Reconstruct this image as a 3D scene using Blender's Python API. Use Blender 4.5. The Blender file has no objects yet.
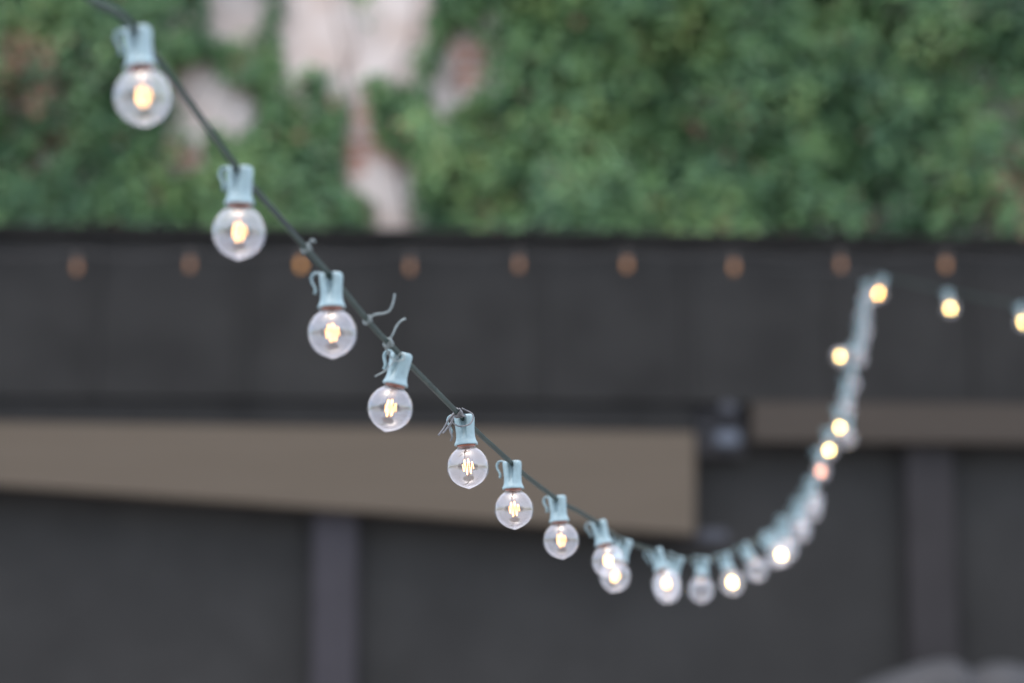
import bpy, bmesh, math, random
import numpy as np
from mathutils import Vector, Matrix, noise

random.seed(7)
R_ = math.radians
sc = bpy.context.scene
COL = sc.collection

# ------------------------------------------------------------------ helpers
def mat(name, color, rough=0.6, metallic=0.0, var=0.0, scale=8.0, spec=0.5, emit=None, estr=0.0, bump=0.0):
    m = bpy.data.materials.new(name); m.use_nodes = True
    nt = m.node_tree; b = nt.nodes['Principled BSDF']
    b.inputs['Base Color'].default_value = (*color, 1)
    b.inputs['Roughness'].default_value = rough
    b.inputs['Metallic'].default_value = metallic
    b.inputs['Specular IOR Level'].default_value = spec
    if var or bump:
        tc = nt.nodes.new('ShaderNodeTexCoord'); n = nt.nodes.new('ShaderNodeTexNoise')
        n.inputs['Scale'].default_value = scale; n.inputs['Detail'].default_value = 5
        nt.links.new(tc.outputs['Object'], n.inputs['Vector'])
        if var:
            r = nt.nodes.new('ShaderNodeValToRGB')
            r.color_ramp.elements[0].position = .3; r.color_ramp.elements[1].position = .7
            r.color_ramp.elements[0].color = (*[c*(1-var) for c in color], 1)
            r.color_ramp.elements[1].color = (*[min(1, c*(1+var)) for c in color], 1)
            nt.links.new(n.outputs['Fac'], r.inputs['Fac']); nt.links.new(r.outputs['Color'], b.inputs['Base Color'])
        if bump:
            bp = nt.nodes.new('ShaderNodeBump'); bp.inputs['Strength'].default_value = bump
            bp.inputs['Distance'].default_value = .002
            nt.links.new(n.outputs['Fac'], bp.inputs['Height']); nt.links.new(bp.outputs['Normal'], b.inputs['Normal'])
    if emit:
        b.inputs['Emission Color'].default_value = (*emit, 1); b.inputs['Emission Strength'].default_value = estr
    return m

def thin_glass(name, tint, r0, dust_glow):
    """clear blown glass a fraction of a millimetre thick: see-through, mirror by Fresnel, a dusty film, milky to add sky glow"""
    m = bpy.data.materials.new(name); m.use_nodes = True
    nt = m.node_tree; nt.nodes.clear()
    out = nt.nodes.new('ShaderNodeOutputMaterial')
    tr = nt.nodes.new('ShaderNodeBsdfTransparent'); tr.inputs['Color'].default_value = (*tint, 1)
    gl = nt.nodes.new('ShaderNodeBsdfGlossy'); gl.inputs['Roughness'].default_value = .02
    gl.inputs['Color'].default_value = (1, 1, 1, 1)
    lw = nt.nodes.new('ShaderNodeLayerWeight'); lw.inputs['Blend'].default_value = .5
    pw = nt.nodes.new('ShaderNodeMath'); pw.operation = 'POWER'; pw.inputs[1].default_value = 4
    nt.links.new(lw.outputs['Facing'], pw.inputs[0])
    ma = nt.nodes.new('ShaderNodeMath'); ma.operation = 'MULTIPLY_ADD'
    ma.inputs[1].default_value = 1-r0; ma.inputs[2].default_value = r0
    nt.links.new(pw.outputs[0], ma.inputs[0])
    mx = nt.nodes.new('ShaderNodeMixShader')
    nt.links.new(ma.outputs[0], mx.inputs[0]); nt.links.new(tr.outputs[0], mx.inputs[1]); nt.links.new(gl.outputs[0], mx.inputs[2])
    df = nt.nodes.new('ShaderNodeBsdfDiffuse'); df.inputs['Color'].default_value = (.75, .74, .78, 1)  # pale milky layer lends the glass the sky's whitish glow
    tl = nt.nodes.new('ShaderNodeBsdfTranslucent'); tl.inputs['Color'].default_value = (.75, .74, .78, 1)
    dm = nt.nodes.new('ShaderNodeMixShader'); dm.inputs[0].default_value = .5
    nt.links.new(df.outputs[0], dm.inputs[1]); nt.links.new(tl.outputs[0], dm.inputs[2])
    tc = nt.nodes.new('ShaderNodeTexCoord'); nz = nt.nodes.new('ShaderNodeTexNoise')
    nz.inputs['Scale'].default_value = 60; nz.inputs['Detail'].default_value = 4
    nt.links.new(tc.outputs['Object'], nz.inputs['Vector'])
    dd = nt.nodes.new('ShaderNodeMath'); dd.operation = 'MULTIPLY'; dd.inputs[1].default_value = dust_glow*2
    nt.links.new(nz.outputs['Fac'], dd.inputs[0])
    m2 = nt.nodes.new('ShaderNodeMixShader')
    nt.links.new(dd.outputs[0], m2.inputs[0]); nt.links.new(mx.outputs[0], m2.inputs[1]); nt.links.new(dm.outputs[0], m2.inputs[2])
    nt.links.new(m2.outputs[0], out.inputs['Surface'])
    return m

def link(name, bm, m, parent=None, smooth=True):
    me = bpy.data.meshes.new(name); bm.normal_update(); bm.to_mesh(me); bm.free()
    for mm in (m if isinstance(m, (list, tuple)) else [m]): me.materials.append(mm)
    if smooth:
        for p in me.polygons: p.use_smooth = True
    o = bpy.data.objects.new(name, me); COL.objects.link(o)
    if parent: o.parent = parent
    return o

def tag(o, label, cat, group=None, kind=None):
    if label: o['label'] = label
    if cat: o['category'] = cat
    if group: o['group'] = group
    if kind: o['kind'] = kind
    return o

def empty(name, loc=(0, 0, 0)):
    o = bpy.data.objects.new(name, None); o.location = loc; o.empty_display_size = .02
    COL.objects.link(o); return o

def rings(bm, rs, close=True, cap0=False, cap1=False):
    """bridge a list of vertex-coordinate rings"""
    vs = [[bm.verts.new(p) for p in r] for r in rs]
    n = len(vs[0])
    for a, b in zip(vs, vs[1:]):
        for i in range(n if close else n-1):
            j = (i+1) % n
            bm.faces.new((a[i], a[j], b[j], b[i]))
    if cap0: bm.faces.new(list(reversed(vs[0])))
    if cap1: bm.faces.new(vs[-1])
    return vs

def lathe(bm, prof, seg=40):
    rings(bm, [[(r*math.cos(2*math.pi*i/seg), r*math.sin(2*math.pi*i/seg), z) for i in range(seg)] for r, z in prof],
          cap0=prof[0][0] > 1e-5, cap1=prof[-1][0] > 1e-5)

def frames(pts):
    pts = [Vector(p) for p in pts]; out = []
    up = Vector((0, 0, 1))
    for i, p in enumerate(pts):
        t = (pts[min(i+1, len(pts)-1)] - pts[max(i-1, 0)]).normalized()
        if i == 0:
            if abs(t.z) > .9: up = Vector((1, 0, 0))
        n = (up - t*up.dot(t))
        n = n.normalized() if n.length > 1e-6 else t.orthogonal().normalized()
        up = n
        out.append((p, t, n, t.cross(n)))
    return out

def tube(bm, pts, r, seg=8, prof=None, cap=True):
    rs = []
    for k, (p, t, n, b) in enumerate(frames(pts)):
        rr = r[k] if isinstance(r, (list, tuple)) else r
        pf = prof or [(math.cos(2*math.pi*i/seg), math.sin(2*math.pi*i/seg)) for i in range(seg)]
        rs.append([tuple(p + n*(a*rr) + b*(c*rr)) for a, c in pf])
    rings(bm, rs, cap0=cap, cap1=cap)

def spline(pts, sub):
    P = [Vector(p) for p in pts]; P = [2*P[0]-P[1]] + P + [2*P[-1]-P[-2]]
    out = []
    for i in range(1, len(P)-2):
        for k in range(sub):
            t = k/sub
            a, b, c, d = P[i-1], P[i], P[i+1], P[i+2]
            out.append(.5*((2*b) + (c-a)*t + (2*a-5*b+4*c-d)*t*t + (3*b-a-3*c+d)*t**3))
    out.append(P[-2]); return out

def box(bm, x0, x1, y0, y1, z0, z1, bevel=0):
    v = [bm.verts.new((x, y, z)) for z in (z0, z1) for y in (y0, y1) for x in (x0, x1)]
    fs = [bm.faces.new([v[i] for i in q]) for q in ((0, 2, 3, 1), (4, 5, 7, 6), (0, 1, 5, 4), (2, 6, 7, 3), (0, 4, 6, 2), (1, 3, 7, 5))]
    if bevel:
        es = set(e for f in fs for e in f.edges)
        bmesh.ops.bevel(bm, geom=list(es), offset=bevel, segments=2, affect='EDGES')

def B(name, dims, m, parent=None, bevel=.006):
    bm = bmesh.new(); box(bm, *dims, bevel=bevel); return link(name, bm, m, parent, smooth=False)

# ------------------------------------------------------------------ materials
EXPO = 1.6
M_socket = mat('socket_plastic', (.225, .33, .352), .42, var=.16, scale=110, bump=.15)
M_cable = mat('cable_pvc', (.016, .031, .025), .5, var=.25, scale=40, spec=.3)
M_copper = mat('copper_shell', (.30, .13, .09), .4, metallic=.6)
M_wire = mat('tie_wire', (.22, .27, .27), .45, metallic=.35, var=.2, scale=300)
M_glass = thin_glass('clear_glass', (.97, .97, .98), .145, .032)
M_stem = mat('lead_glass_stem', (.16, .09, .06), .15)
M_fil = mat('lit_filament', (.2, .1, .05), .5, emit=(1.0, .66, .20), estr=23)
M_fil_soft = mat('soft_lit_filament', (.2, .1, .05), .5, emit=(1.0, .50, .19), estr=2.9)
M_fil_mid = mat('mid_lit_filament', (.2, .1, .05), .5, emit=(1.0, .56, .20), estr=6)
M_fil_warm = mat('amber_lit_filament', (.2, .1, .05), .5, emit=(1.0, .48, .10), estr=25)
M_fil_dim = mat('dim_filament', (.2, .1, .05), .5, emit=(1.0, .38, .20), estr=7)
M_fil_off = mat('cold_filament', (.10, .09, .09), .4, metallic=.8)
M_sock_brown = mat('brown_socket', (.03, .025, .02), .6)
M_amber = mat('amber_bulb', (.06, .03, .015), .3, emit=(1.0, .50, .27), estr=.125)
M_amber_hi = mat('amber_bulb_bright', (.06, .03, .015), .3, emit=(1.0, .46, .12), estr=.33)
M_roof = mat('black_roofing', (.0220, .0221, .0212), .85, var=.25, scale=3, spec=.15)
M_seam = mat('roof_seam', (.0220, .0221, .0212), .85, spec=.15)
M_in = mat('recess_shade_boards', (.0325, .0325, .0312), .9, var=.12, scale=4, spec=.1)
M_post_a = mat('post_paint', (.038, .0358, .0405), .8, var=.12, scale=5, spec=.2)
M_post_b = mat('post_paint_brown', (.027, .0252, .0258), .8, var=.12, scale=5, spec=.2)
M_brk = mat('galvanised', (.085, .10, .125), .5, metallic=.2, var=.15, scale=40)
M_brk_dull = mat('galvanised_dull', (.042, .045, .055), .6, metallic=.2, var=.15, scale=40)
M_plate = mat('black_steel', (.03, .03, .032), .7, spec=.2)

def board_mat(name, c1, c2):
    m = bpy.data.materials.new(name); m.use_nodes = True; nt = m.node_tree; b = nt.nodes['Principled BSDF']
    tc = nt.nodes.new('ShaderNodeTexCoord'); mp = nt.nodes.new('ShaderNodeMapping')
    mp.inputs['Scale'].default_value = (.6, 3, 14)
    n = nt.nodes.new('ShaderNodeTexNoise'); n.inputs['Scale'].default_value = 3; n.inputs['Detail'].default_value = 6
    r = nt.nodes.new('ShaderNodeValToRGB')
    r.color_ramp.elements[0].color = (*c1, 1); r.color_ramp.elements[1].color = (*c2, 1)
    r.color_ramp.elements[0].position = .3; r.color_ramp.elements[1].position = .7
    nt.links.new(tc.outputs['Object'], mp.inputs['Vector']); nt.links.new(mp.outputs[0], n.inputs['Vector'])
    nt.links.new(n.outputs['Fac'], r.inputs['Fac']); nt.links.new(r.outputs['Color'], b.inputs['Base Color'])
    b.inputs['Roughness'].default_value = .8; b.inputs['Specular IOR Level'].default_value = .2
    return m
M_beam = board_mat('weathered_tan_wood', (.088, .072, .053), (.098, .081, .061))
M_beam2 = board_mat('shaded_tan_wood', (.044, .037, .030), (.050, .042, .034))  # darker copy of the tan wood, with the roof's shade in its colour

def leaf_mat(name, cols):
    m = bpy.data.materials.new(name); m.use_nodes = True; nt = m.node_tree; b = nt.nodes['Principled BSDF']
    g = nt.nodes.new('ShaderNodeNewGeometry'); tc = nt.nodes.new('ShaderNodeTexCoord')
    n = nt.nodes.new('ShaderNodeTexNoise'); n.inputs['Scale'].default_value = 2.2; n.inputs['Detail'].default_value = 3
    nt.links.new(tc.outputs['Object'], n.inputs['Vector'])
    a = nt.nodes.new('ShaderNodeMath'); a.operation = 'MULTIPLY_ADD'; a.inputs[1].default_value = .45
    nt.links.new(g.outputs['Random Per Island'], a.inputs[0])
    s = nt.nodes.new('ShaderNodeMath'); s.operation = 'MULTIPLY_ADD'; s.inputs[1].default_value = 1.5; s.inputs[2].default_value = -.48
    nt.links.new(n.outputs['Fac'], s.inputs[0]); nt.links.new(s.outputs[0], a.inputs[2])
    r = nt.nodes.new('ShaderNodeValToRGB')
    el = r.color_ramp.elements
    el[0].position = 0; el[0].color = (*cols[0], 1); el[1].position = 1; el[1].color = (*cols[-1], 1)
    for i, c in enumerate(cols[1:-1]):
        e = el.new((i+1)/(len(cols)-1)); e.color = (*c, 1)
    nt.links.new(a.outputs[0], r.inputs['Fac']); nt.links.new(r.outputs['Color'], b.inputs['Base Color'])
    b.inputs['Roughness'].default_value = .5; b.inputs['Specular IOR Level'].default_value = .35
    return m
M_leaf = leaf_mat('ivy_leaf', [(.034, .082, .048), (.058, .136, .062), (.105, .205, .070), (.205, .290, .088)])
M_leaf_dry = leaf_mat('dry_ivy_leaf', [(.12, .055, .035), (.20, .10, .06)])
M_stemwood = mat('ivy_stem', (.09, .06, .045), .9)

def wall_mat():
    m = bpy.data.materials.new('old_plastered_brick'); m.use_nodes = True; nt = m.node_tree; b = nt.nodes['Principled BSDF']
    tc = nt.nodes.new('ShaderNodeTexCoord'); mp = nt.nodes.new('ShaderNodeMapping')
    mp.inputs['Rotation'].default_value = (R_(90), 0, 0)
    nt.links.new(tc.outputs['Object'], mp.inputs['Vector'])
    br = nt.nodes.new('ShaderNodeTexBrick'); br.inputs['Scale'].default_value = 1
    br.inputs['Brick Width'].default_value = .22; br.inputs['Row Height'].default_value = .075; br.inputs['Mortar Size'].default_value = .008
    br.inputs['Color1'].default_value = (.36, .17, .12, 1); br.inputs['Color2'].default_value = (.44, .26, .20, 1); br.inputs['Mortar'].default_value = (.45, .41, .38, 1)
    nt.links.new(mp.outputs[0], br.inputs['Vector'])
    n1 = nt.nodes.new('ShaderNodeTexNoise'); n1.inputs['Scale'].default_value = 7; n1.inputs['Detail'].default_value = 6
    nt.links.new(tc.outputs['Object'], n1.inputs['Vector'])
    pr = nt.nodes.new('ShaderNodeValToRGB'); pr.color_ramp.elements[0].position = .42; pr.color_ramp.elements[1].position = .52
    prev = None                                                         # places where the plaster has come off
    for (px, pz, pr_) in ((-.74, 5.04, .13), (-.70, 4.86, .14), (-.86, 4.80, .12), (-1.75, 4.78, .12), (-.20, 5.28, .12), (2.64, 4.6, .2), (1.3, 5.0, .16), (-2.5, 5.3, .2)):
        ds = nt.nodes.new('ShaderNodeVectorMath'); ds.operation = 'DISTANCE'; ds.inputs[1].default_value = (px, 12.5, pz)
        nt.links.new(tc.outputs['Object'], ds.inputs[0])
        dv = nt.nodes.new('ShaderNodeMath'); dv.operation = 'DIVIDE'; dv.inputs[1].default_value = pr_
        nt.links.new(ds.outputs['Value'], dv.inputs[0])
        if prev is not None:
            mn = nt.nodes.new('ShaderNodeMath'); mn.operation = 'MINIMUM'
            nt.links.new(prev.outputs[0], mn.inputs[0]); nt.links.new(dv.outputs[0], mn.inputs[1]); prev = mn
        else: prev = dv
    ad = nt.nodes.new('ShaderNodeMath'); ad.operation = 'MULTIPLY_ADD'; ad.inputs[1].default_value = .30
    nt.links.new(prev.outputs[0], ad.inputs[0])
    nh = nt.nodes.new('ShaderNodeMath'); nh.operation = 'MULTIPLY_ADD'; nh.inputs[1].default_value = .9; nh.inputs[2].default_value = -.27
    nt.links.new(n1.outputs['Fac'], nh.inputs[0]); nt.links.new(nh.outputs[0], ad.inputs[2])
    nt.links.new(ad.outputs[0], pr.inputs['Fac'])
    n2 = nt.nodes.new('ShaderNodeTexNoise'); n2.inputs['Scale'].default_value = 3.5; n2.inputs['Detail'].default_value = 8
    nt.links.new(tc.outputs['Object'], n2.inputs['Vector'])
    r2 = nt.nodes.new('ShaderNodeValToRGB'); r2.color_ramp.elements[0].color = (.44, .355, .305, 1); r2.color_ramp.elements[1].color = (.61, .56, .525, 1)
    r2.color_ramp.elements[0].position = .3; r2.color_ramp.elements[1].position = .65
    nt.links.new(n2.outputs['Fac'], r2.inputs['Fac'])
    mx = nt.nodes.new('ShaderNodeMix'); mx.data_type = 'RGBA'
    nt.links.new(pr.outputs['Color'], mx.inputs['Factor']); nt.links.new(br.outputs['Color'], mx.inputs['A']); nt.links.new(r2.outputs['Color'], mx.inputs['B'])
    nt.links.new(mx.outputs['Result'], b.inputs['Base Color']); b.inputs['Roughness'].default_value = .9
    bp = nt.nodes.new('ShaderNodeBump'); bp.inputs['Strength'].default_value = .5; bp.inputs['Distance'].default_value = .01
    nt.links.new(n2.outputs['Fac'], bp.inputs['Height']); nt.links.new(bp.outputs['Normal'], b.inputs['Normal'])
    return m
M_wall = wall_mat()

# ------------------------------------------------------------------ ground and the courtyard behind the camera
def ground_mat():
    m = bpy.data.materials.new('stone_paving'); m.use_nodes = True; nt = m.node_tree; b = nt.nodes['Principled BSDF']
    tc = nt.nodes.new('ShaderNodeTexCoord')
    br = nt.nodes.new('ShaderNodeTexBrick'); br.inputs['Scale'].default_value = 1
    br.inputs['Brick Width'].default_value = .6; br.inputs['Row Height'].default_value = .4; br.inputs['Mortar Size'].default_value = .006
    br.inputs['Color1'].default_value = (.36, .35, .34, 1); br.inputs['Color2'].default_value = (.42, .41, .40, 1); br.inputs['Mortar'].default_value = (.2, .19, .18, 1)
    nt.links.new(tc.outputs['Object'], br.inputs['Vector']); nt.links.new(br.outputs['Color'], b.inputs['Base Color'])
    b.inputs['Roughness'].default_value = .85
    return m
bm = bmesh.new()
S = 400
bm.faces.new([bm.verts.new(p) for p in ((-S, -S, 0), (S, -S, 0), (S, S, 0), (-S, S, 0))])
tag(link('ground', bm, ground_mat(), smooth=False), None, None, kind='structure')
bm = bmesh.new(); rc = random.Random(4); x = -16
while x < 16:                                                           # the houses that close the courtyard behind the camera
    w_ = rc.uniform(1.2, 3.4); h_ = rc.uniform(3.3, 5.6)
    box(bm, x, x+w_-.01, -9.4-rc.uniform(0, .5), -8.6-rc.uniform(0, .4), 0, h_, bevel=.02)
    if rc.random() < .6: box(bm, x+w_*.3, x+w_*.3+.5, -9.1, -8.9, h_-.2, h_+rc.uniform(.5, 1.1))
    x += w_
tag(link('courtyard_wall', bm, mat('courtyard_render', (.05, .04, .04), .9, var=.2, scale=2), smooth=False), None, None, kind='structure')

# ------------------------------------------------------------------ brick wall with ivy
w = B('brick_wall', (-9, 9, 12.5, 12.85, 0, 8.5), M_wall, bevel=.02)
tag(w, 'old brick wall with pale flaking plaster showing between the ivy', 'wall')

BARE = [
 [(-1.62, 5.8), (-1.35, 5.8), (-1.36, 5.49), (-1.46, 5.38), (-1.59, 5.41)],
 [(-1.20, 7.2), (-0.43, 7.2), (-0.43, 5.41), (-0.52, 5.25), (-0.63, 5.14), (-0.73, 5.21), (-0.81, 5.16), (-0.85, 4.96), (-0.9, 5.1), (-0.97, 5.23), (-1.13, 5.21), (-1.19, 5.12), (-1.20, 5.3), (-1.22, 5.52)],
 [(-0.28, 5.44), (-0.18, 5.49), (-0.06, 5.6), (-0.08, 5.41), (-0.14, 5.21), (-0.21, 5.07), (-0.36, 5.02), (-0.44, 5.09), (-0.43, 5.21)],
 [(-1.82, 5.24), (-1.64, 5.3), (-1.5, 5.17), (-1.36, 5.07), (-1.33, 4.95), (-1.45, 4.89), (-1.53, 4.98), (-1.66, 5.03), (-1.78, 5.07)],
 [(-1.81, 5.01), (-1.64, 4.98), (-1.59, 4.83), (-1.68, 4.65), (-1.83, 4.68)],
 [(-0.92, 5.16), (-0.79, 5.1), (-0.73, 4.91), (-0.66, 4.8), (-0.55, 4.72), (-0.52, 4.53), (-0.59, 4.31), (-0.85, 4.28), (-0.73, 4.5), (-0.89, 4.64), (-0.92, 4.8), (-0.85, 4.91)],
]
BROWN = [(-2.45, 5.32, .10), (-2.43, 4.87, .09), (1.27, 5.03, .06), (1.37, 4.41, .06), (2.64, 4.61, .10), (-0.12, 4.45, .09), (2.2, 5.4, .10), (-.86, 5.03, .05)]
def inpoly(x, z, pl):
    c = False; n = len(pl); j = n-1
    for i in range(n):
        xi, zi = pl[i]; xj, zj = pl[j]
        if (zi > z) != (zj > z) and x < (xj-xi)*(z-zi)/(zj-zi)+xi: c = not c
        j = i
    return c
def bare(x, z):
    x0 = x; x += .06*noise.noise(Vector((x*6, z*6, 1.5))) + .03*noise.noise(Vector((x*17, z*17, 4.5))); z += .06*noise.noise(Vector((x0*6, z*6, 8.5))) + .03*noise.noise(Vector((x0*17, z*17, 2.5)))
    return any(inpoly(x, z, p) for p in BARE)
def nz(x, z, s, o=0): return noise.noise(Vector((x*s, z*s, o)))

ivy_parts = {'left': ([], [], []), 'mid': ([], [], []), 'right': ([], [], [])}   # verts, faces, material index
ivy_stems = {'left': [], 'mid': [], 'right': []}
rng = random.Random(11)
def add_leaf(key, p, tip, nrm, L, W, mi):
    V, Fc, MI = ivy_parts[key]
    side = tip.cross(nrm)
    if side.length < 1e-4: return
    side.normalize(); nrm = side.cross(tip).normalized()
    i = len(V)
    fold = nrm*(W*.22)
    V += [p, p + tip*(L*.38) + side*(W*.5) + fold, p + tip*L - nrm*(L*.12), p + tip*(L*.38) - side*(W*.5) + fold]
    Fc += [(i, i+1, i+2), (i, i+2, i+3)]; MI += [mi, mi]
def key_of(x):
    return 'left' if x < -1.28 else ('mid' if x < -.62 else 'right')
X0, X1, Z0, Z1 = -4.3, 4.3, 3.95, 6.5
for k in range(4600):
    x = rng.uniform(X0, X1); z = rng.uniform(Z0, Z1)
    stray = rng.random() < .022
    if bare(x, z) and not stray: continue
    key = key_of(x)
    cl = nz(x, z*1.3, 1.8, 3.1)*.75 + nz(x, z, 5.0, 9.2)*.35           # clumps stand out from the wall
    out = max(.04, .18 + .60*cl)
    if key != 'right': out *= .7
    if any(bare(x+a, z+b) for a, b in ((.16, 0), (-.16, 0), (0, .16), (0, -.16))): out = min(out, .07)
    fl = nz(x, z, .9, 5.5)
    ang = -math.pi/2 + fl*2.2 + rng.gauss(0, .55)                       # mostly drooping
    L = rng.uniform(.20, .50) * (.45 if stray else 1)
    d = Vector((math.cos(ang), 0, math.sin(ang)))
    root = Vector((x, 12.49, z))
    dry = any((x-a)**2+(z-b)**2 < r*r for a, b, r in BROWN)
    n = 19
    st = []
    for i in range(n):
        t = (i+.5)/n
        p = root + d*(L*t*.9) + Vector((0, -1, 0))*(out*math.sin(min(1, t*1.25)*math.pi/2)) + Vector((0, 0, .10*math.sin(t*math.pi) - .05*t*t))
        st.append(p)
        q = p + Vector((rng.gauss(0, .022), rng.gauss(0, .025), rng.gauss(0, .022)))
        if not stray and any(bare(q.x+a, q.z+b) for a, b in ((0, 0), (.015, 0), (-.015, 0), (0, .02), (0, -.012))): continue
        sgn = 1 if i % 2 else -1
        tip = (d*.55 + Vector((-d.z, 0, d.x))*sgn*.8 + Vector((rng.gauss(0, .25), -.35+rng.gauss(0, .2), -.25+rng.gauss(0, .25)))).normalized()
        nrm = Vector((rng.gauss(0, .3), -.65+rng.gauss(0, .25), .75+rng.gauss(0, .25))).normalized()
        s = rng.uniform(.038, .075)
        add_leaf(key, q, tip, nrm, s, s*.82, 1 if (dry and rng.random() < .7) or rng.random() < .012 else 0)
    if k % 6 == 0: ivy_stems[key].append([root] + st[::3])
IVY_LABEL = {'left': 'broad mass of dark green ivy covering the left end of the brick wall',
             'mid': 'ivy strand climbing between the bare plaster patches of the wall',
             'right': 'widest ivy mass, drooping over the wall right of the bare plaster'}
for key in ('left', 'mid', 'right'):
    V, Fc, MI = ivy_parts[key]
    root = empty('climbing_ivy', ({'left': -2.6, 'mid': -.95, 'right': 1.6}[key], 12.49, 0))
    tag(root, IVY_LABEL[key], 'ivy', 'ivy on the brick wall')
    me = bpy.data.meshes.new('foliage')
    off = root.location
    me.from_pydata([tuple(v-off) for v in V], [], Fc)
    me.materials.append(M_leaf); me.materials.append(M_leaf_dry)
    me.polygons.foreach_set('material_index', MI); me.update()
    o = bpy.data.objects.new('foliage', me); COL.objects.link(o); o.parent = root
    bm = bmesh.new()
    for st in ivy_stems[key]: tube(bm, [p-off for p in st], .004, 4)
    for j in range(5):                                                  # main runners up from the ground
        xs = rng.uniform(-.25, .25) * (3 if key != 'mid' else 1)
        tube(bm, [Vector((xs+.06*math.sin(q*1.7+j), -.02, q*.5)) for q in range(0, 10)], [.014-.0008*q for q in range(10)], 5)
    if key == 'mid':
        for j in range(3):
            xs = rng.uniform(-.45, .65); q = [Vector((xs, -.015, 4.0))]
            for k_ in range(14): q.append(q[-1] + Vector((rng.gauss(.01, .05), rng.gauss(0, .003), .15)))
            tube(bm, q, [.009-.0005*k_ for k_ in range(15)], 5)
    link('stem', bm, M_stemwood, root)

# ------------------------------------------------------------------ dark shelter
sh = empty('open_shelter', (0, 10, 0)); sh.rotation_euler = (0, 0, R_(3.4))
tag(sh, 'long dark shelter with black roof edge, tan beams and two faint posts', 'building')
fas = B('fascia', (-6, 6, 0, .12, 3.076, 3.772), M_roof, sh)
for k in range(-9, 10):
    u = k*.62+.12
    B('seam', (u-.02, u+.02, -.012, -.002, 3.08, 3.76), M_seam, fas, bevel=.003)
bm = bmesh.new()
box(bm, -6.05, 6.05, .125, 2.3, 3.62, 3.75); box(bm, -6.05, 6.05, -.06, .16, 3.774, 3.80, bevel=.006)
link('roof', bm, M_roof, sh, smooth=False)
bm = bmesh.new(); box(bm, -6, 6, .13, .25, 0, 3.6)  # dark wall across the open front, standing in for the recess's shade
box(bm, -6, -5.85, .253, 2.2, 0, 3.6); box(bm, 5.85, 6, .253, 2.2, 0, 3.6)
link('recess_shade_wall', bm, M_in, sh, smooth=False)
# tapered tan board, deeper towards its free end
bm = bmesh.new()
prof = [(-3.4, 2.977), (-3.4, 2.793), (.758, 2.519), (.763, 2.949)]
f0 = [bm.verts.new((u, -.05, z)) for u, z in prof]; f1 = [bm.verts.new((u, .04, z)) for u, z in prof]
bm.faces.new(f0); bm.faces.new(list(reversed(f1)))
for i in range(4): bm.faces.new((f0[(i+1) % 4], f0[i], f1[i], f1[(i+1) % 4]))
bmesh.ops.recalc_face_normals(bm, faces=bm.faces)
bm.edges.ensure_lookup_table()
bmesh.ops.bevel(bm, geom=list(bm.edges), offset=.006, segments=2, affect='EDGES')
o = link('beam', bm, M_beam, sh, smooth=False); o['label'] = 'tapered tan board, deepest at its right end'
B('shade_strip', (-5.9, .77, .02, .10, 2.90, 3.073), M_roof, sh)  # dark strip filling the gap above the board where only shade lies
o = B('beam', (1.005, 5.84, -.02, .04, 2.915, 3.085), M_beam2, sh); o['label'] = 'level tan beam under the roof, shade put into its colour'
o = B('post', (-.825, -.635, .035, .127, 0, 2.893), M_post_a, sh, bevel=.012); o['label'] = 'purple-grey painted post'
o = B('post', (1.665, 1.875, .045, .127, 0, 2.932), M_post_b, sh, bevel=.012); o['label'] = 'wider brown-grey post'
B('hanger_plate', (.78, .985, .05, .058, 2.86, 3.07), M_plate, sh, bevel=.002)
for (u, z, wd, hh, mm) in ((.900, 2.925, .10, .062, M_brk), (.902, 3.052, .075, .05, M_brk_dull), (.835, 2.516, .12, .055, M_brk_dull)):
    bm = bmesh.new()
    box(bm, u-wd/2, u+wd/2, -.062, -.012, z-hh/2, z+hh/2, bevel=.012)
    box(bm, u-.012, u+.012, -.011, .048, z-.012, z+.012)
    link('bracket', bm, mm, sh, smooth=False)
bm = bmesh.new(); box(bm, .70, .86, .042, .05, 2.49, 2.545); box(bm, .70, .72, .053, .127, 2.50, 2.52)
link('bracket_arm', bm, M_plate, sh, smooth=False)

# pale cover in the lower right corner
bm = bmesh.new()
topz = [(1.30, 1.89), (1.36, 1.915), (1.42, 1.938), (1.476, 1.957), (1.55, 1.982), (1.60, 1.993), (1.65, 1.997), (1.69, 1.995), (1.71, 1.975), (1.74, 1.950),
        (1.765, 1.962), (1.80, 1.980), (1.86, 1.986), (1.91, 1.983), (1.94, 1.965), (1.98, 1.972), (2.06, 1.982), (2.2, 1.96), (2.32, 1.93)]
rs = []
for i, (x, zt) in enumerate(topz):
    r = []
    for j in range(15):                                                 # over the top from front hem to back hem
        if j < 7:
            t = j/6; y = 9.06 - .05*(1-t) + .025*math.sin(x*19+t*2)*(1-t*.7); z = .55 + (zt-.05-.55)*t
        elif j == 7: y, z = 9.27, zt
        else:
            t = (j-8)/6; y = 9.47 + .05*t + .025*math.sin(x*17+1+t)*t; z = zt-.05 - (zt-.05-.55)*t
        r.append((x, y, z))
    rs.append(r)
rings(bm, rs, close=False)
bmesh.ops.recalc_face_normals(bm, faces=bm.faces)
M_cover = mat('pale_cover', (.017, .0195, .0225), .7, var=.25, scale=6)
cv = empty('covered_rack', (1.7, 9.27, 0))
tag(cv, 'pale blue-grey cover with a lumpy top in the bottom right corner', 'cover')
for v in bm.verts: v.co -= Vector((1.7, 9.27, 0))
c_ = link('cloth', bm, M_cover, cv)
sm = c_.modifiers.new('sub', 'SUBSURF'); sm.levels = sm.render_levels = 1
sd = c_.modifiers.new('solid', 'SOLIDIFY'); sd.thickness = .004
bm = bmesh.new()
for x in (-.30, .56):
    for y in (-.15, .15): box(bm, x-.02, x+.02, y-.02, y+.02, 0, 1.84)
box(bm, -.32, .58, -.17, .17, 1.845, 1.86)
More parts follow.
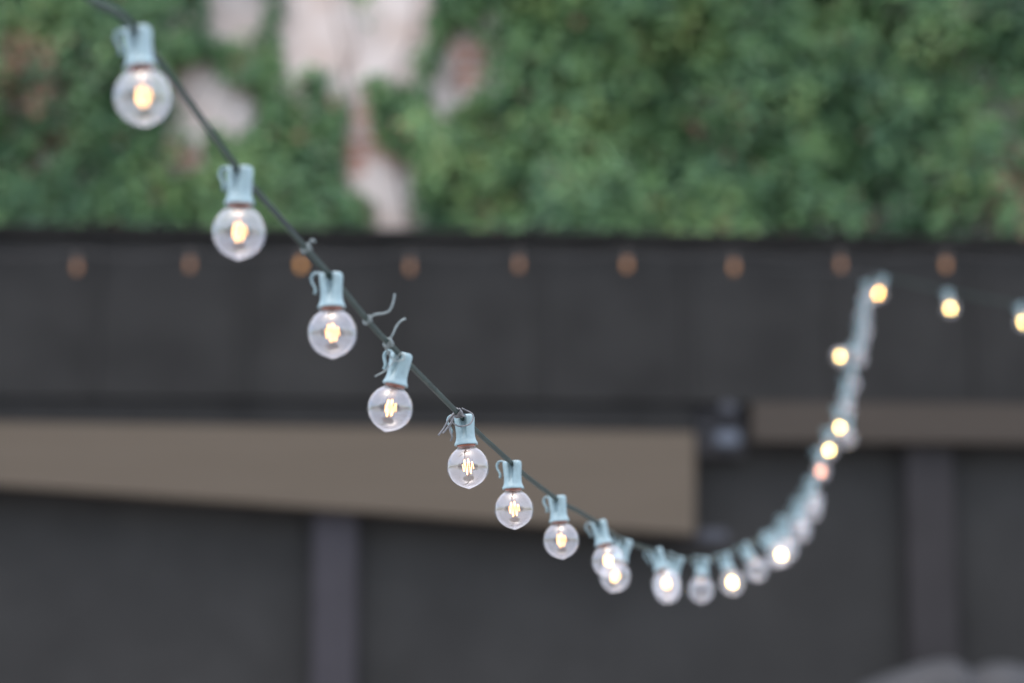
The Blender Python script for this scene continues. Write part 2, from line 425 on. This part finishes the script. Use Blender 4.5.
link('frame', bm, M_plate, cv, smooth=False)

# ------------------------------------------------------------------ row of small amber lights under the roof edge
ROW = [(-1.7452, 9.5051), (-1.2918, 9.5051), (-.8465, 9.5051), (-.4092, 9.5051), (.0281, 9.5051), (.4614, 9.5051), (.8907, 9.5051), (1.3199, 9.5051), (1.7412, 9.5051)]
ORD = ['first', 'second', 'third', 'fourth', 'fifth', 'sixth', 'seventh', 'eighth', 'ninth']
def amber(m):
    t = empty('festoon_light')
    bm = bmesh.new(); lathe(bm, [(0, .052), (.007, .052), (.011, .046), (.012, .026), (.014, .022), (.010, .018), (0, .018)], 16); link('socket', bm, M_sock_brown, t)
    bm = bmesh.new()
    lathe(bm, [(0, .020), (.008, .019), (.010, .014), (.0110, .006), (.0125, -.004), (.0115, -.014), (.007, -.023), (0, -.0260)], 20); link('glass_globe', bm, m, t)
    return t
def copy_thing(t):
    r = t.copy(); COL.objects.link(r)
    for ch in t.children:
        c = ch.copy(); COL.objects.link(c); c.parent = r
        for g in ch.children:
            d = g.copy(); COL.objects.link(d); d.parent = c
    return r
am, am_hi, am_mid = amber(M_amber), amber(M_amber_hi), amber(mat('amber_bulb_mid', (.06, .03, .015), .3, emit=(1.0, .48, .22), estr=.17))
used = {}
for i, (x, y) in enumerate(ROW):
    src = am_hi if i == 2 else (am_mid if i in (5, 6, 8) else am)
    o = src if src.name not in used else copy_thing(src)
    used[src.name] = 1
    o.location = (x, y, 3.5587 + (.004 if i % 3 else -.006))
    lab = {2: 'brightest orange light in the dim row under the black roof edge',
           0: 'leftmost of the dim amber lights along the black roof edge',
           8: 'rightmost dim amber light under the roof edge, above a bright yellow bulb'}.get(
        i, f'dim amber light under the black roof edge, {ORD[i]} from the left of its row')
    tag(o, lab, 'light', 'dim amber lights along the roof edge')
bm = bmesh.new()
cp = [(-6, 9.5, 3.66)]
xs = [-4.4-.0, -3.96, -3.52, -3.08, -2.64, -2.2] + [p[0] for p in ROW] + [2.19, 2.63, 3.07, 3.5, 3.95]
for a, b in zip(xs, xs[1:]):
    for k in range(4):
        t = k/4; cp.append((a+(b-a)*t, 9.5051, 3.616 - .10*t*(1-t)))
cp.append((xs[-1], 9.5051, 3.616)); cp.append((6, 9.5, 3.66))
tube(bm, cp, .0035, 6)
tag(link('light_cable', bm, mat('black_cable', (.02, .02, .02), .6)), 'thin black cable carrying the dim amber lights along the roof edge', 'cable')

# ------------------------------------------------------------------ string light: socket > hook ; globe ; base ; stem > filament
def proto(fil_mat):
    t = empty('string_light')
    # socket, origin at the top centre, hanging towards -Z
    bm = bmesh.new(); seg = 88; rs = []
    secs = [(0.0, 8.4, 5.6, 3.2, 0.0), (-.8, 9.3, 6.6, 3.4, 2.2), (-3, 9.6, 7.0, 3.8, 5.2), (-7, 9.4, 7.2, 3.6, 5.6), (-12, 9.1, 7.6, 3.1, 5.0), (-17, 8.9, 8.0, 2.6, 3.6),
            (-21.5, 9.1, 8.6, 2.3, 1.3), (-24.0, 9.6, 9.3, 2.1, .5), (-25.6, 10.2, 10.0, 2.0, .1), (-27.2, 11.0, 10.8, 2.0, 0), (-28.8, 11.5, 11.3, 2.0, 0), (-29.4, 11.4, 11.2, 2.0, 0), (-29.5, 10.2, 10.2, 2.0, 0), (-27.0, 9.6, 9.6, 2.0, 0)]
    for z, a, b, e, dent in secs:
        r = []
        for i in range(seg):
            ph = 2*math.pi*i/seg; c, s = math.cos(ph), math.sin(ph)
            x = math.copysign(abs(c)**(2/e), c)*a; y = math.copysign(abs(s)**(2/e), s)*b
            wdt = 1.7
            if abs(x) < wdt*1.6 and dent:
                y -= math.copysign(dent*max(0, 1-(abs(x)/(wdt*1.6))**4), y)
            r.append((x*.001, y*.001, z*.001))
        rs.append(r)
    rings(bm, rs, cap0=True, cap1=True)
    so = link('socket', bm, M_socket, t)
    so.data.polygons[len(so.data.polygons)-2].use_smooth = False
    # curled clip on the side
    bm = bmesh.new()
    pts = spline([(-7.5, 0, -1.5), (-9.8, 0, .2), (-12.6, 0, .6), (-15.4, 0, -1.0), (-16.6, 0, -4.2), (-15.8, 0, -7.8), (-14.0, 0, -11.2), (-13.2, 0, -14.5), (-14.2, 0, -17.0)], 5)
    prof = [(-.75, -2.3), (.75, -2.3), (.95, 0), (.75, 2.3), (-.75, 2.3), (-.95, 0)]
    rs = []
    for p, tt, n, b in frames([p*.001 for p in pts]):
        bb = Vector((0, 1, 0)); nn = bb.cross(tt).normalized()
        rs.append([tuple(p + nn*(a*.001) + bb*(c*.001)) for a, c in prof])
    rings(bm, rs, cap0=True, cap1=True)
    link('hook', bm, M_socket, so)
    # threaded copper shell
    bm = bmesh.new()
    lathe(bm, [(.0086, -.0255), (.0090, -.0270), (.0086, -.0280), (.0090, -.0290), (.0087, -.0298), (.0089, -.0304), (.0080, -.0309)], 36)
    link('screw_base', bm, M_copper, t)
    # glass globe
    bm = bmesh.new(); pr = [(.0082, -.0305), (.0088, -.0313)]
    Rg = .0203; zc = -.0505
    a0 = math.asin(.0102/Rg)
    pr.append((.0094, -.0322))
    for k in range(31):
        a = a0 + (math.pi-a0)*k/30
        rr = Rg*math.sin(a); z = zc + Rg*math.cos(a)
        if a > math.pi*.86: z -= .0014*((a-math.pi*.86)/(math.pi*.14))**2     # small point where the glass was sealed
        pr.append((max(rr, 1e-6), z))
    rings(bm, [[(r*math.cos(2*math.pi*i/56), r*math.sin(2*math.pi*i/56), z) for i in range(56)] for r, z in pr])
    bmesh.ops.recalc_face_normals(bm, faces=bm.faces)
    link('glass_globe', bm, M_glass, t)
    # mount stem and its filament
    bm = bmesh.new()
    lathe(bm, [(0, -.0322), (.0045, -.0323), (.0030, -.035), (.0022, -.040), (.0026, -.0425), (0, -.0432)], 14)
    for s in (-1, 1): tube(bm, [(s*.0012, 0, -.041), (s*.003, 0, -.0425), (s*.0055, 0, -.044)], .00035, 5)
    tube(bm, [(0, 0, -.043), (0, .0004, -.052), (.0003, 0, -.0600)], .00035, 5)
    st = link('stem', bm, M_stem, t)
    bm = bmesh.new()
    W = [(-5.4, 1.2, -47.6), (-4.2, .4, -54.4), (-2.6, -1.2, -43.4), (-.8, -1.6, -58.6), (1.0, -1.2, -42.2), (2.6, -.4, -57.6), (4.1, .6, -45.8), (5.4, 1.4, -52.6)]
    tube(bm, spline([(a*.001, b*.001, c*.001) for a, b, c in W], 6), .0003, 6)
    link('filament', bm, fil_mat, st)
    return t

P_LIT, P_OFF, P_DIM, P_WARM, P_SOFT, P_MID = proto(M_fil), proto(M_fil_off), proto(M_fil_dim), proto(M_fil_warm), proto(M_fil_soft), proto(M_fil_mid)
taken = set()
# top-centre position, hanging direction (x, y, z), state, label
LIGHTS = [
 ((-0.2629, 1.6328, 2.1061), (.115, -.02, -1), 'soft', 'nearest and largest lit clear bulb, topmost before the ivy'),
 ((-0.2078, 1.7976, 2.0468), (.000, .03, -1), 'soft', 'lit clear bulb straddling the ivy and the black roof edge'),
 ((-0.1504, 1.9701, 1.9992), (.033, 0, -1), 'soft', 'lit clear bulb hanging just above left of the two upright wire ends'),
 ((-0.0981, 2.1253, 1.9579), (-.205, .02, -1), 'soft', 'lit bulb leaning left, its socket tied with a curled wire end above'),
 ((-0.0464, 2.3164, 1.9293), (.077, 0, -1), 'soft', 'sharpest lit bulb, its socket wrapped in dark wire before the tan board'),
 ((0.0000, 2.5150, 1.9089), (.043, 0, -1), 'soft', 'upright lit bulb wholly before the tan board, with open pale hook'),
 ((0.0510, 2.7318, 1.8956), (.091, 0, -1), 'soft', 'lit bulb across the lower edge of the tan board'),
 ((0.1056, 2.9619, 1.8897), (.250, 0, -1), 'mid', 'lit bulb leaning right, overlapping the bulb just behind it'),
 ((0.1483, 3.1424, 1.8839), (-.300, .02, -1), 'mid', 'lit bulb leaning left, half hidden behind a nearer bulb'),
 ((0.1982, 3.3514, 1.8889), (.320, 0, -1), 'mid', 'whitish lit bulb leaning right below the right end of the tan board'),
 ((0.2428, 3.5375, 1.8947), (-.320, .1, -1), 'off', 'bulb leaning left, its globe hidden behind a whitish lit bulb'),
 ((0.2971, 3.7628, 1.9119), (-.067, 0, -1), 'off', 'unlit upright bulb at the lowest point of the string'),
 ((0.3458, 3.9635, 1.9351), (.296, 0, -1), 'on', 'large whitish glowing bulb just right of the unlit lowest bulb'),
 ((0.3972, 4.1735, 1.9684), (.486, 0, -.88), 'off', 'unlit bulb leaning right where the string starts to rise'),
 ((0.4512, 4.3949, 2.0007), (.700, -.1, -.62), 'on', 'glowing bulb swung right at the foot of the steep rise'),
 ((0.4818, 4.5192, 2.0248), (0.25, 0.05, -1), 'off', 'unlit bulb low in the steep rise, first above the glowing bulb at its foot'),
 ((0.5116, 4.624, 2.0465), (0.35, 0.0, -1), 'off', 'unlit bulb low in the steep rise, second above the glowing bulb at its foot'),
 ((0.5359, 4.7377, 2.0724), (-0.1, 0, -1), 'off', 'unlit bulb low in the steep rise, third above the glowing bulb at its foot'),
 ((0.567, 4.8506, 2.1017), (0.3, 0, -1), 'off', 'unlit bulb low in the steep rise, fourth above the glowing bulb at its foot'),
 ((0.5921, 4.963, 2.1326), (0, 0.1, -1), 'off', 'unlit bulb low in the steep rise, fifth above the glowing bulb at its foot'),
 ((0.6196, 5.0648, 2.1657), (0.25, 0, -1), 'off', 'unlit bulb low in the steep rise, sixth above the glowing bulb at its foot'),
 ((0.6431, 5.1662, 2.1996), (0.1, 0, -1), 'off', 'unlit bulb low in the steep rise, seventh above the glowing bulb at its foot'),
 ((0.6876, 5.3926, 2.2886), (0.1, 0, -1), 'dim', 'dim reddish bulb just under the pair of yellow glows in the rise'),
 ((0.7332, 5.5437, 2.3561), (-0.02, 0, -1), 'on', 'lower of the two close yellow glows below the tan beam'),
 ((0.7875, 5.6223, 2.3949), (-0.02, 0.05, -1), 'off', 'unlit bulb just right of the two close yellow glows'),
 ((0.7774, 5.692, 2.4297), (0.04, 0, -1), 'on', 'upper of the two close yellow glows, before the level tan beam'),
 ((0.808, 5.7859, 2.4815), (0.01, 0.05, -1), 'off', 'unlit bulb between the paired glows and the single yellow glow, first from below'),
 ((0.8221, 5.8625, 2.5243), (-0.04, 0.05, -1), 'off', 'unlit bulb between the paired glows and the single yellow glow, second from below'),
 ((0.8449, 5.9373, 2.5703), (-0.01, -0.1, -1), 'off', 'unlit bulb between the paired glows and the single yellow glow, third from below'),
 ((0.8639, 6.0204, 2.6214), (-0.72, -0.45, -0.38), 'on', 'single yellow glow left of the cable, high in the steep rise'),
 ((0.885, 6.077, 2.6598), (-0.01, 0.05, -1), 'off', 'unlit bulb in the upper rise, first above the single yellow glow'),
 ((0.9004, 6.1497, 2.7091), (-0.03, 0.05, -1), 'off', 'unlit bulb in the upper rise, second above the single yellow glow'),
 ((0.9154, 6.2134, 2.7543), (0.08, 0.05, -1), 'off', 'unlit bulb in the upper rise, third above the single yellow glow'),
 ((0.9344, 6.284, 2.8068), (-0.09, 0.1, -1), 'off', 'unlit bulb in the upper rise, fourth above the single yellow glow'),
 ((0.9554, 6.3624, 2.8651), (-0.1, 0.05, -1), 'off', 'unlit bulb at the very top of the steep rise'),
 ((1.0140, 6.4735, 2.9030), (-.30, 0, -1), 'warm', 'orange glowing bulb at the top corner where the string turns right'),
 ((1.1875, 6.4767, 2.8640), (.15, 0, -1), 'on', 'yellow glowing bulb under the rightmost amber light'),
 ((1.3867, 6.4833, 2.8270), (.16, 0, -1), 'on', 'glowing bulb cut by the right edge of the picture'),
]
pts_c = []
for i, (p, d, state, lab) in enumerate(LIGHTS):
    src = {'on': P_LIT, 'off': P_OFF, 'dim': P_DIM, 'warm': P_WARM, 'soft': P_SOFT, 'mid': P_MID}[state]
    o = src if state not in taken else copy_thing(src)
    taken.add(state)
    d = Vector(d).normalized(); p = Vector(p)
    zax = -d
    yax = Vector((.2, 1, 0)) if p[0] < 1 else Vector((.5, 1, 0))
    yax = (Matrix.Rotation(random.uniform(-.25, .25), 3, 'Z') @ yax)
    yax = (yax - zax*yax.dot(zax)).normalized(); xax = yax.cross(zax)
    o.matrix_world = Matrix.Translation(p) @ Matrix((xax, yax, zax)).transposed().to_4x4()
    tag(o, lab, 'light bulb', 'clear globe bulbs along the string')
    pts_c.append(p + d*.0035)

# cable: two cores side by side, through every socket, on past the camera and out of frame to the right
path = [Vector(v) for v in ((-1.20, -2.6, 3.60), (-.75, -.6, 2.70), (-.50, .40, 2.28), (-0.3960, 1.0450, 2.1720), (-0.3358, 1.3491, 2.1266), (-0.3019, 1.4809, 2.1121), (-0.2816, 1.5565, 2.1033))]
path += pts_c + [Vector((1.5778, 6.4921, 2.775)), Vector((1.90, 6.51, 2.70)), Vector((2.6, 6.56, 2.62)), Vector((3.6, 6.65, 2.75))]
sp = spline(path, 10)
sp = [p + Vector((noise.noise(p*9)*.0016, 0, noise.noise(p*11+Vector((5, 0, 0)))*.0018)) for p in sp]
bm = bmesh.new()
prof8 = []
for k in range(20):
    a = 2*math.pi*k/20
    n, b = math.cos(a), math.sin(a)
    prof8.append((n*1.62 if abs(n) > .30 else n*1.9, b*(1.0 if abs(n) > .18 else .72)))
tube(bm, sp, .0019, prof=prof8)
tag(link('light_cable', bm, M_cable), 'dark green cable sagging from upper left and rising steeply to the right', 'cable')

# steel wire that holds the corner of the string, back to the roof edge
g0 = Vector((.985, 6.44, 2.905))
bm = bmesh.new(); tube(bm, [g0, Vector((1.0, 8.2, 3.27)), Vector((1.02, 10.03, 3.66))], .0015, 6)
ring = [g0 + Vector((.012*math.cos(k*math.pi/8), 0, .012*math.sin(k*math.pi/8)-.011)) for k in range(17)]
tube(bm, ring, .0015, 5)
tag(link('guy_wire', bm, mat('dark_steel_wire', (.03, .03, .032), .5)), 'thin dark steel wire running from the top corner of the string to the roof', 'wire')

# leftover twisted tie wires
def twisted(pts, r, turns=9):
    bm = bmesh.new(); c = spline(pts, 12); fr = frames(c)
    for s in (0, math.pi):
        tube(bm, [p + (n*math.cos(s+turns*2*math.pi*i/len(fr)) + b*math.sin(s+turns*2*math.pi*i/len(fr)))*r*.8 for i, (p, t, n, b) in enumerate(fr)], r, 6)
    return bm
def knot(bm, c, axis, R, r, turns, length):
    axis = Vector(axis).normalized(); a = axis.orthogonal().normalized(); b = axis.cross(a)
    N = int(turns*14); c = Vector(c)
    tube(bm, [c + axis*(length*(k/N-.5)) + (a*math.cos(k*2*math.pi/14) + b*math.sin(k*2*math.pi/14))*(R*(1+.25*math.sin(k*1.3))) for k in range(N+1)], r, 6)
def near(p):                                                            # closest point on the cable
    p = Vector(p); return min(sp, key=lambda q: (q-p).length)
def direction(p):
    i = min(range(len(sp)), key=lambda k: (sp[k]-Vector(p)).length); return sp[min(i+2, len(sp)-1)]-sp[max(i-2, 0)]
c = near((-0.1700, 1.9240, 2.0131))
bm = bmesh.new(); knot(bm, c, direction(c), .0034, .0007, 2.2, .006)
tube(bm, [c+Vector((.003, -.003, .003)), c+Vector((.006, -.005, .006)), c+Vector((.008, -.004, .004))], .0011, 6)
tag(link('wire_tie', bm, M_wire), 'small knot of tie wire on the cable above left of the third bulb', 'wire tie', 'wire ties on the cable')
c = near((-0.1246, 2.0437, 1.9773))
bm = twisted([c, c+Vector((.007, -.004, .0035)), c+Vector((.014, -.003, .0048)), c+Vector((.0195, -.004, .007)), c+Vector((.0225, -.005, .013)), c+Vector((.0242, -.005, .0215))], .0006)
knot(bm, c, direction(c), .0034, .0007, 1.6, .005)
tag(link('wire_tie', bm, M_wire), 'longest loose wire end, bent upward beside the third bulb', 'wire tie', 'wire ties on the cable')
c = near((-.1052, 2.0950, 1.9630))
bm = twisted([c, c+Vector((.004, -.004, .006)), c+Vector((.0075, -.005, .0135)), c+Vector((.0115, -.005, .0185)), c+Vector((.0155, -.005, .0205))], .0006)
knot(bm, c, direction(c), .0036, .0007, 3, .009)
q = Vector((-.0981, 2.1176, 1.9517))
tube(bm, spline([c+Vector((-.003, -.003, -.003)), q+Vector((-.009, -.004, .000)), q+Vector((-.004, -.010, -.004)), q+Vector((.003, -.010, -.002)), q+Vector((.000, -.009, .003)), q+Vector((-.008, -.008, -.006)), q+Vector((-.015, -.008, -.013)), q+Vector((-.023, -.008, -.0175))], 6), .0007, 6)
tag(link('wire_tie', bm, M_wire), 'short curled wire end rising from the cable above the left-leaning fourth bulb', 'wire tie', 'wire ties on the cable')
c = near((-.0530, 2.2950, 1.9320))
M_wire_d = mat('dull_tie_wire', (.16, .165, .17), .45, metallic=.5, var=.3, scale=300)
bm = bmesh.new()
knot(bm, c, direction(c), .0037, .0008, 4, .014)
q = Vector((-.0464, 2.3090, 1.9230))
tube(bm, spline([c+Vector((-.002, -.005, 0)), c+Vector((-.008, -.006, -.006)), c+Vector((-.013, -.006, -.015)), c+Vector((-.0185, -.006, -.0225))], 6), .0009, 6)
tube(bm, spline([c+Vector((-.003, -.005, -.002)), c+Vector((-.006, -.006, -.009)), c+Vector((-.0120, -.007, -.018)), c+Vector((-.0145, -.007, -.0205))], 6), .0009, 6)
tube(bm, spline([c+Vector((.004, -.004, .004)), q+Vector((.001, -.010, .009)), q+Vector((.009, -.009, .004)), q+Vector((.006, -.011, -.005)), q+Vector((-.005, -.011, -.007)), q+Vector((-.012, -.009, -.001)), q+Vector((-.009, -.010, .006)), q+Vector((.002, -.011, .002))], 7), .00075, 6)
tube(bm, spline([q+Vector((-.010, -.006, 0)), q+Vector((-.0135, -.006, -.008)), q+Vector((-.011, -.007, -.017)), q+Vector((-.0125, -.006, -.021))], 6), .0009, 6)
tag(link('wire_tie', bm, M_wire_d), 'dark tie wire wound around the socket of the sharpest bulb', 'wire tie', 'wire ties on the cable')

# ------------------------------------------------------------------ camera
cam = bpy.data.cameras.new('camera'); co = bpy.data.objects.new('camera', cam); COL.objects.link(co)
co.location = (0, 0, 1.6); co.rotation_euler = (R_(90+9.8317), 0, 0)
cam.lens = 85; cam.sensor_width = 36; cam.clip_start = .05; cam.clip_end = 2000
cam.dof.use_dof = True; cam.dof.focus_distance = 2.36; cam.dof.aperture_fstop = 3.2
sc.camera = co

# ------------------------------------------------------------------ light
wd = bpy.data.worlds.new('World'); sc.world = wd; wd.use_nodes = True
nt = wd.node_tree; bg = nt.nodes['Background']
sky = nt.nodes.new('ShaderNodeTexSky'); sky.sky_type = 'NISHITA'; sky.sun_disc = False
sky.sun_elevation = R_(76); sky.sun_rotation = R_(200); sky.air_density = 1.0; sky.dust_density = 3.2; sky.ozone_density = 1.0
nt.links.new(sky.outputs[0], bg.inputs['Color']); bg.inputs['Strength'].default_value = .145
L = bpy.data.lights.new('sun', 'SUN'); L.energy = .85; L.angle = R_(160); L.color = (1, .90, .79)
lo = bpy.data.objects.new('sun', L); COL.objects.link(lo); lo.rotation_euler = (R_(14), 0, R_(20)); lo.location = (0, 0, 12)

sc.view_settings.view_transform = 'Standard'; sc.view_settings.look = 'None'
sc.view_settings.exposure = EXPO; sc.view_settings.gamma = 1
try: sc.view_settings.use_curve_mapping = False
except Exception: pass
sc.render.engine = 'CYCLES'
sc.cycles.use_denoising = True; sc.cycles.denoiser = 'OPENIMAGEDENOISE'
sc.cycles.use_adaptive_sampling = False
sc.cycles.max_bounces = 16; sc.cycles.transparent_max_bounces = 48; sc.cycles.glossy_bounces = 5; sc.cycles.diffuse_bounces = 4
sc.cycles.sample_clamp_indirect = 4
sc.render.film_transparent = False
